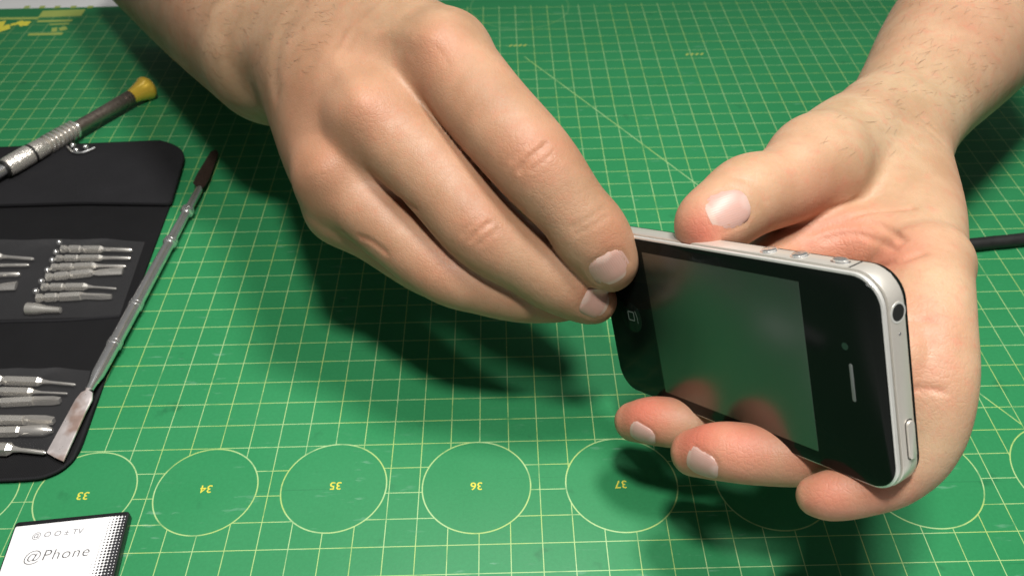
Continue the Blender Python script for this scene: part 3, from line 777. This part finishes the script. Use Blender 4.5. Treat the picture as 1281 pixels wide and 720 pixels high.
def build_hand(name, fld, mat_, label, reds, creases, nails, nail_mat):
    # surface points are found before anything is carved
    cr = []
    for pts, w_, dep in creases:
        P = [fld.seen(*p) for p in pts]; P = [p for p in P if p is not None]
        if len(P) > 1: cr.append((P, w_, dep))
    nf = []
    for (cx, cy), (tx, ty), ln2, wd in nails:
        c = fld.seen(cx, cy); e = fld.seen(tx, ty)
        if c is None: print('nail misses', cx, cy); continue
        if e is None: e = c + RC.T @ np.array([tx - cx, ty - cy, 0]) * .02
        n_ = fld.grad(c, .25); t = e - c; t -= n_ * (t @ n_); t /= np.linalg.norm(t); b2 = np.cross(n_, t)
        nf.append((c, n_, t, b2, ln2, wd))
    rp = [(fld.seen(*p), r, a) for p, r, a in reds]
    for P, w_, dep in cr: fld.groove(P, w_, dep)
    nails_mesh = []
    for c, n_, t, b2, ln2, wd in nf:
        G = {}; nu, nv = 12, 14; V = []; ok = True
        for j in range(nv + 1):
            for i in range(nu + 1):
                u = -1 + 2 * i / nu; v2 = -1 + 2 * j / nv
                # squarish plate with a rounded cuticle end
                sq = (1 - max(0, -v2) ** 4.0 * .42) * (1 - max(0, v2) ** 6 * .12)
                vv = v2 - (.16 * u * u if v2 > 0 else -.10 * u * u * -v2 * 0) * max(0, v2)
                q = c + t * (vv * ln2 / 2) + b2 * (u * sq * wd / 2)
                h_ = fld.hit(q + n_ * .9, -n_, 0, 2.4, .03)
                if h_ is None: h_ = q - n_ * .35 * (u * u)
                V.append(h_)
        V = np.array(V).reshape(nv + 1, nu + 1, 3)
        sm = V.copy()
        for _ in range(3):
            sm[1:-1] = (sm[:-2] + sm[1:-1] * 2 + sm[2:]) / 4; sm[:, 1:-1] = (sm[:, :-2] + sm[:, 1:-1] * 2 + sm[:, 2:]) / 4
        edge = [sm[j, 0] for j in range(nv, -1, -1)] + [sm[0, i] for i in range(1, nu)] + [sm[j, nu] for j in range(nv + 1)]
        top = sm.reshape(-1, 3) + n_ * .004
        for j in range(nv + 1):
            for i in range(nu + 1):
                u = -1 + 2 * i / nu; v2 = -1 + 2 * j / nv
                top[j * (nu + 1) + i] += n_ * (.02 * (1 - u * u) - .028 * max(0, abs(u) - .8) / .2 - .04 * max(0, -v2 - .8) / .2) - n_ * (.012 * max(0, v2) ** 4)
        bot = top - n_ * .05
        F = []; W_ = nu + 1; o2 = len(top)
        for j in range(nv):
            for i in range(nu):
                a = j * W_ + i; F.append((a, a + 1, a + W_ + 1, a + W_)); F.append((o2 + a, o2 + a + W_, o2 + a + W_ + 1, o2 + a + 1))
        bd = [i for i in range(W_)] + [j * W_ + nu for j in range(1, nv + 1)] + [nv * W_ + i for i in range(nu - 1, -1, -1)] + [j * W_ for j in range(nv - 1, 0, -1)]
        for k in range(len(bd)):
            a, b_ = bd[k], bd[(k + 1) % len(bd)]; F.append((a, o2 + a, o2 + b_, b_))
        uvs = [(i / nu, j / nv) for j in range(nv + 1) for i in range(nu + 1)]; nails_mesh.append((np.vstack([top, bot]), F, edge, uvs + uvs))
    for V, F, edge, _ in nails_mesh: fld.groove(edge[1:-1:3], .055, .04)
    pts, quads = fld.mesh()
    ctr = (pts.min(0) + pts.max(0)) / 2; ctr[2] = pts[:, 2].min()
    # consistent outward winding
    a = pts[quads[:, 0]]; nr = np.cross(pts[quads[:, 1]] - a, pts[quads[:, 2]] - a)
    k = 0
    vol = np.einsum('ij,ij->', a - ctr, nr)
    if vol < 0: quads = quads[:, ::-1]
    o = mk(name, pts, quads, mat_, loc=ctr, angle=None)
    tag(o, label, 'hand')
    red = np.zeros(len(pts))
    for p, r, a in rp:
        if p is None: continue
        red = np.maximum(red, a * np.exp(-((pts - p) ** 2).sum(1) / r ** 2))
    kn = np.zeros(len(pts))
    for p, r, a in rp:
        if p is not None: kn = np.maximum(kn, np.exp(-((pts - p) ** 2).sum(1) / (r * 1.1) ** 2))
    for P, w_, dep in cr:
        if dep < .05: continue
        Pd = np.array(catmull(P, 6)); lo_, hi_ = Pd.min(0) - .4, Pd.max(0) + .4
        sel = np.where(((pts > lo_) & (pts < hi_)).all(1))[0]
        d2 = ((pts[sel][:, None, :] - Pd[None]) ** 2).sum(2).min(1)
        if w_ < .2: red[sel] = np.maximum(red[sel], .55 * np.exp(-d2 / .10 ** 2))  # shade in the creases tinted in, on top of their own redness
    ak = o.data.attributes.new('knuckle', 'FLOAT', 'POINT'); ak.data.foreach_set('value', kn.astype(np.float32))
    at_ = o.data.attributes.new('redness_and_shade', 'FLOAT', 'POINT'); at_.data.foreach_set('value', red.astype(np.float32))
    for V, F, edge, uvs in nails_mesh: mk('fingernail', V, F, nail_mat, o, angle=50, uv=uvs)
    return o

D = deep
# --- the hand reaching from the left, seen from its back
f1 = Field((-30, 1, 1.0), (7.5, 34, 14.5), .075)
f1.chain([(D(70, -215, 66), 5.5), (D(175, -110, 55), 5.0), (D(272, -22, 43.5), 4.25), (D(346, 62, 35.6), 3.05)], .7)                 # forearm
I0, M0, R0, K0 = D(556, 72, 27.6), D(466, 147, 27.6), D(418, 218, 28.4), D(428, 262, 29.4)
f1.chain([(D(385, 40, 34), 2.3), (D(480, 60, 30.3), 2.1), (I0, 1.45)], 1.0)
f1.chain([(D(385, 65, 33.6), 2.2), (D(430, 110, 30), 2.05), (M0, 1.38)], 1.0)
f1.chain([(D(395, 88, 33.2), 2.0), (D(412, 150, 30.4), 1.8), (R0, 1.26)], 1.0)
f1.chain([(D(402, 108, 33), 1.6), (D(410, 190, 31), 1.45), (K0, 1.08)], 1.0)
f1.chain([(D(410, 90, 34.5), 2.2), (D(470, 150, 32), 1.9)], 1.0)
for a_, b2_, r_ in ((D(525, 120, 28.2), D(560, 166, 27.9), .95), (D(450, 195, 28.3), D(506, 254, 28.1), 1.0), (D(425, 255, 29.0), D(470, 302, 28.8), .95)):   # webs between the fingers
    f1.chain([(a_, r_), (b2_, r_ * .6)], .7)
idx = [(I0, 1.42), (D(606, 134, 26.4), 1.32), (D(666, 202, 25.7), 1.27), (D(712, 258, 25.7), 1.08), (D(738, 292, 25.9), 1.12), (D(756, 320, 26.2), 1.0), (D(760, 328, 26.3), .90)]
mid = [(M0, 1.38), (D(540, 216, 27.0), 1.24), (D(602, 286, 26.6), 1.18), (D(660, 328, 26.7), 1.0), (D(697, 350, 26.9), 1.02), (D(730, 370, 27.2), .84), (D(742, 376, 27.3), .72)]
rng = [(R0, 1.26), (D(492, 290, 28.0), 1.06), (D(555, 338, 27.6), 1.02), (D(605, 358, 27.6), .90), (D(650, 369, 27.8), .86), (D(690, 376, 28.1), .70), (D(705, 378, 28.2), .60)]
pky = [(K0, 1.05), (D(480, 304, 29.3), .86), (D(535, 340, 29.0), .80), (D(585, 360, 29), .68), (D(630, 370, 29.2), .62), (D(652, 375, 29.4), .54)]
thb = [(D(470, 60, 32.5), 1.9), (D(560, 120, 31.6), 1.5), (D(640, 200, 30.4), 1.15), (D(690, 250, 29.6), 1.12), (D(725, 288, 29.2), .95), (D(742, 306, 29.0), .75)]
for ch, rt in ((idx, I0), (mid, M0), (rng, R0), (pky, K0)): f1.chain(ch, .85, rt, .07, 2.6)
f1.chain(thb, .9, thb[0][0], .06, 4.0)
for c, h_, r in ((f1.seen(548, 45), .22, .75), (f1.seen(455, 136), .20, .7), (f1.seen(402, 212), .17, .55), (f1.seen(668, 192), .06, .6), (f1.seen(600, 284), .06, .5), (f1.seen(318, 130), .16, .8)):
    if c is not None: f1.bulge(c, h_, r)
creases1 = [
    ([(650, 213), (658, 201), (672, 189), (683, 180)], .065, .15), ([(664, 212), (676, 203), (690, 192)], .08, .035), ([(640, 200), (652, 187), (664, 177)], .08, .035),
    ([(588, 300), (598, 288), (612, 279)], .065, .10), ([(600, 306), (611, 296), (622, 287)], .08, .03), ([(578, 292), (590, 280), (601, 272)], .08, .03),
    ([(716, 284), (735, 274), (755, 261)], .07, .03), ([(720, 293), (739, 283), (759, 270)], .07, .03), ([(540, 342), (552, 330), (562, 322)], .075, .03),
    ([(450, 296), (464, 302), (482, 316)], .08, .07), ([(497, 250), (506, 252), (520, 262)], .09, .06),
    ([(372, 10), (352, 40), (343, 80), (345, 118)], .4, .05),
    ([(405, 66), (432, 94), (452, 128)], .3, -.06), ([(440, 40), (490, 40), (535, 50)], .3, -.05), ([(420, 70), (440, 40), (470, 12)], .16, -.03),
    ([(470, 40), (490, 32), (502, 26)], .07, .025), ([(520, 45), (545, 60), (560, 80)], .08, .02)]
reds1 = [((545, 60), 1.0, .55), ((460, 138), .9, .45), ((405, 214), .7, .2), ((668, 195), 1.0, .5), ((600, 288), .8, .35), ((765, 300), .8, .45), ((550, 335), .7, .25), ((735, 370), .6, .4), ((690, 270), 1.2, .2)]
nails1 = [((763, 337), (777, 362), 1.05, 1.12), ((745, 379), (768, 391), .95, .95)]
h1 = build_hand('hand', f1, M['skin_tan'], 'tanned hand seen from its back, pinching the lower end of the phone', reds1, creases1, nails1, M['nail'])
hairs(f1, h1, [(195, 0), (420, 0), (400, 60), (345, 140), (300, 135), (225, 65)], (.75, -.6, .1), 170, 3)

# --- the hand holding the phone from behind
def Q(px, py, zz):                           # picture point on the plane zz (phone units) off the phone's face
    r = ray(px, py); o = PO + S * phone_n * zz; return CAM + r * (((o - CAM) @ phone_n) / (r @ phone_n))
f2 = Field((1.5, -7, 1), (26, 32, 15), .075)
f2.chain([(D(1420, -190, 52), 4.2), (D(1310, -75, 43), 3.9), (D(1212, 38, 36.5), 3.1), (D(1152, 115, 32.6), 2.25), (D(1122, 160, 31), 2.0)], .6)
W2 = D(1122, 170, 30.3)
TH = D(1022, 206, 26.8)
f2.chain([(D(1098, 162, 30.4), 1.7), (D(1060, 184, 28.5), 1.65), (TH, 1.42)], .8)                       # thenar
f2.chain([(D(1118, 184, 30.2), 1.5), (D(1147, 257, 27.3), 1.32), (D(1160, 331, 24.3), 1.05)], .7)           # outer edge of the palm
f2.chain([(D(1112, 185, 30.4), 1.7), (D(1115, 250, 28.2), 1.4), (D(1110, 340, 26.2), 1.1)], .8)
f2.chain([(D(985, 320, 26.4), .9), (D(1055, 306, 26.2), 1.12), (D(1125, 318, 25.2), 1.05), (D(1160, 345, 24.4), 1.0)], .55)                                   # base of the index finger
f2.chain([(TH, 1.48), (D(976, 234, 25.6), 1.14), (D(938, 244, 25.0), 1.17), (D(912, 262, 24.6), 1.08), (D(892, 277, 24.4), 1.02), (D(886, 282, 24.4), .94)], .9, TH, .2, 2.5)
pk = [(D(1164, 330, 23.9), 1.05), (D(1167, 400, 22.1), .99), (D(1170, 475, 21.3), .95), (D(1158, 545, 21.3), .86), (D(1122, 592, 21.5), .74), (D(1075, 612, 21.7), .66), (D(1040, 619, 21.9), .62), (D(1022, 620, 22.1), .52)]
f2.chain(pk, .8, pk[0][0], .1, 2.0)
rg = [(D(1130, 350, 25.2), 1.0), (Q(1120, 450, -2.2), .9), (Q(1070, 540, -1.9), .86), (Q(1010, 568, -.8), .80), (Q(950, 568, .1), .82), (Q(902, 564, .8), .80), (Q(868, 566, 1.1), .66)]
f2.chain(rg, .7, rg[0][0], .08, 2.0)
md = [(D(1085, 350, 26.2), 1.0), (Q(1020, 450, -2.6), .9), (Q(960, 520, -2.0), .85), (Q(900, 535, -1.0), .78), (Q(855, 530, 0), .76), (Q(818, 526, .6), .74), (Q(793, 527, .85), .62)]
f2.chain(md, .7, md[0][0], .08, 2.0)
ix = [(D(1055, 312, 26.4), 1.0), (D(1010, 318, 26.4), 1.0), (D(972, 328, 26.2), .98), (Q(940, 372, -2.3), .9), (Q(900, 400, -1.95), .82), (Q(860, 405, -1.9), .72), (Q(835, 408, -1.85), .6)]
f2.chain(ix, .7, ix[0][0], .1, 2.0)
for c, h_, r in ((f2.seen(1010, 190), .12, .8),):
    if c is not None: f2.bulge(c, h_, r)
f2.chain([(D(1138, 345, 24.0), 1.0), (D(1140, 410, 22.2), .95), (D(1146, 490, 21.6), .88), (D(1132, 560, 21.7), .7)], .6)
f2.chain([(D(1085, 212, 28.8), 1.2), (D(1118, 275, 26.9), 1.15)], .9)
creases2 = [
    ([(1141, 402), (1155, 400), (1168, 402)], .075, .06), ([(1144, 487), (1160, 486), (1180, 489)], .075, .07),
    ([(1012, 290), (1050, 276), (1095, 264), (1140, 260)], .09, .12), ([(1050, 280), (1085, 276), (1112, 288), (1130, 302)], .085, .11), ([(1092, 336), (1122, 327), (1152, 317)], .1, .14), ([(1030, 300), (1065, 292), (1095, 300), (1120, 312)], .085, .07),
    ([(1035, 262), (1070, 250), (1105, 244)], .08, .035), ([(1060, 282), (1090, 286), (1112, 300)], .08, .04), ([(1120, 146), (1150, 155), (1178, 178)], .1, .04), ([(1090, 126), (1130, 136), (1168, 158)], .1, .035), ([(1100, 165), (1130, 172), (1150, 188)], .1, .02),
    ([(922, 222), (944, 232), (957, 252)], .08, .03), ([(915, 232), (934, 242), (947, 262)], .08, .02), ([(1140, 100), (1165, 104), (1180, 108)], .08, .02)]
reds2 = [((876, 292), .8, .95), ((1050, 300), 1.5, .6), ((1110, 320), 1.2, .6), ((1150, 400), 1.2, .35), ((1160, 470), 1.0, .3), ((800, 512), 1.1, 1.0), ((868, 545), 1.2, 1.0), ((930, 550), 1.3, .75), ((1035, 615), 1.1, .75), ((1090, 610), 1.1, .6), ((1000, 575), .9, .55), ((800, 535), .8, .5), ((870, 570), .9, .5)]  # fingertip spots strengthened to tint in the phone's shade over their redness
nails2 = [((912, 260), (884, 271), 1.2, 1.05), ((802, 545), (776, 548), .85, .75), ((876, 583), (846, 586), .95, .85)]
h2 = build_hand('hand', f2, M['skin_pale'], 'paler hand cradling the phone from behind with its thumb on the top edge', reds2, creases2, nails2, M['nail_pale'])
hairs(f2, h2, [(1105, 0), (1270, 0), (1265, 110), (1200, 165), (1120, 150), (1075, 110)], (-.75, -.6, .2), 170, 5)
hairs(f2, h2, [(1060, 130), (1130, 150), (1150, 185), (1080, 200), (1010, 170)], (-.8, -.6, .0), 12, 6)
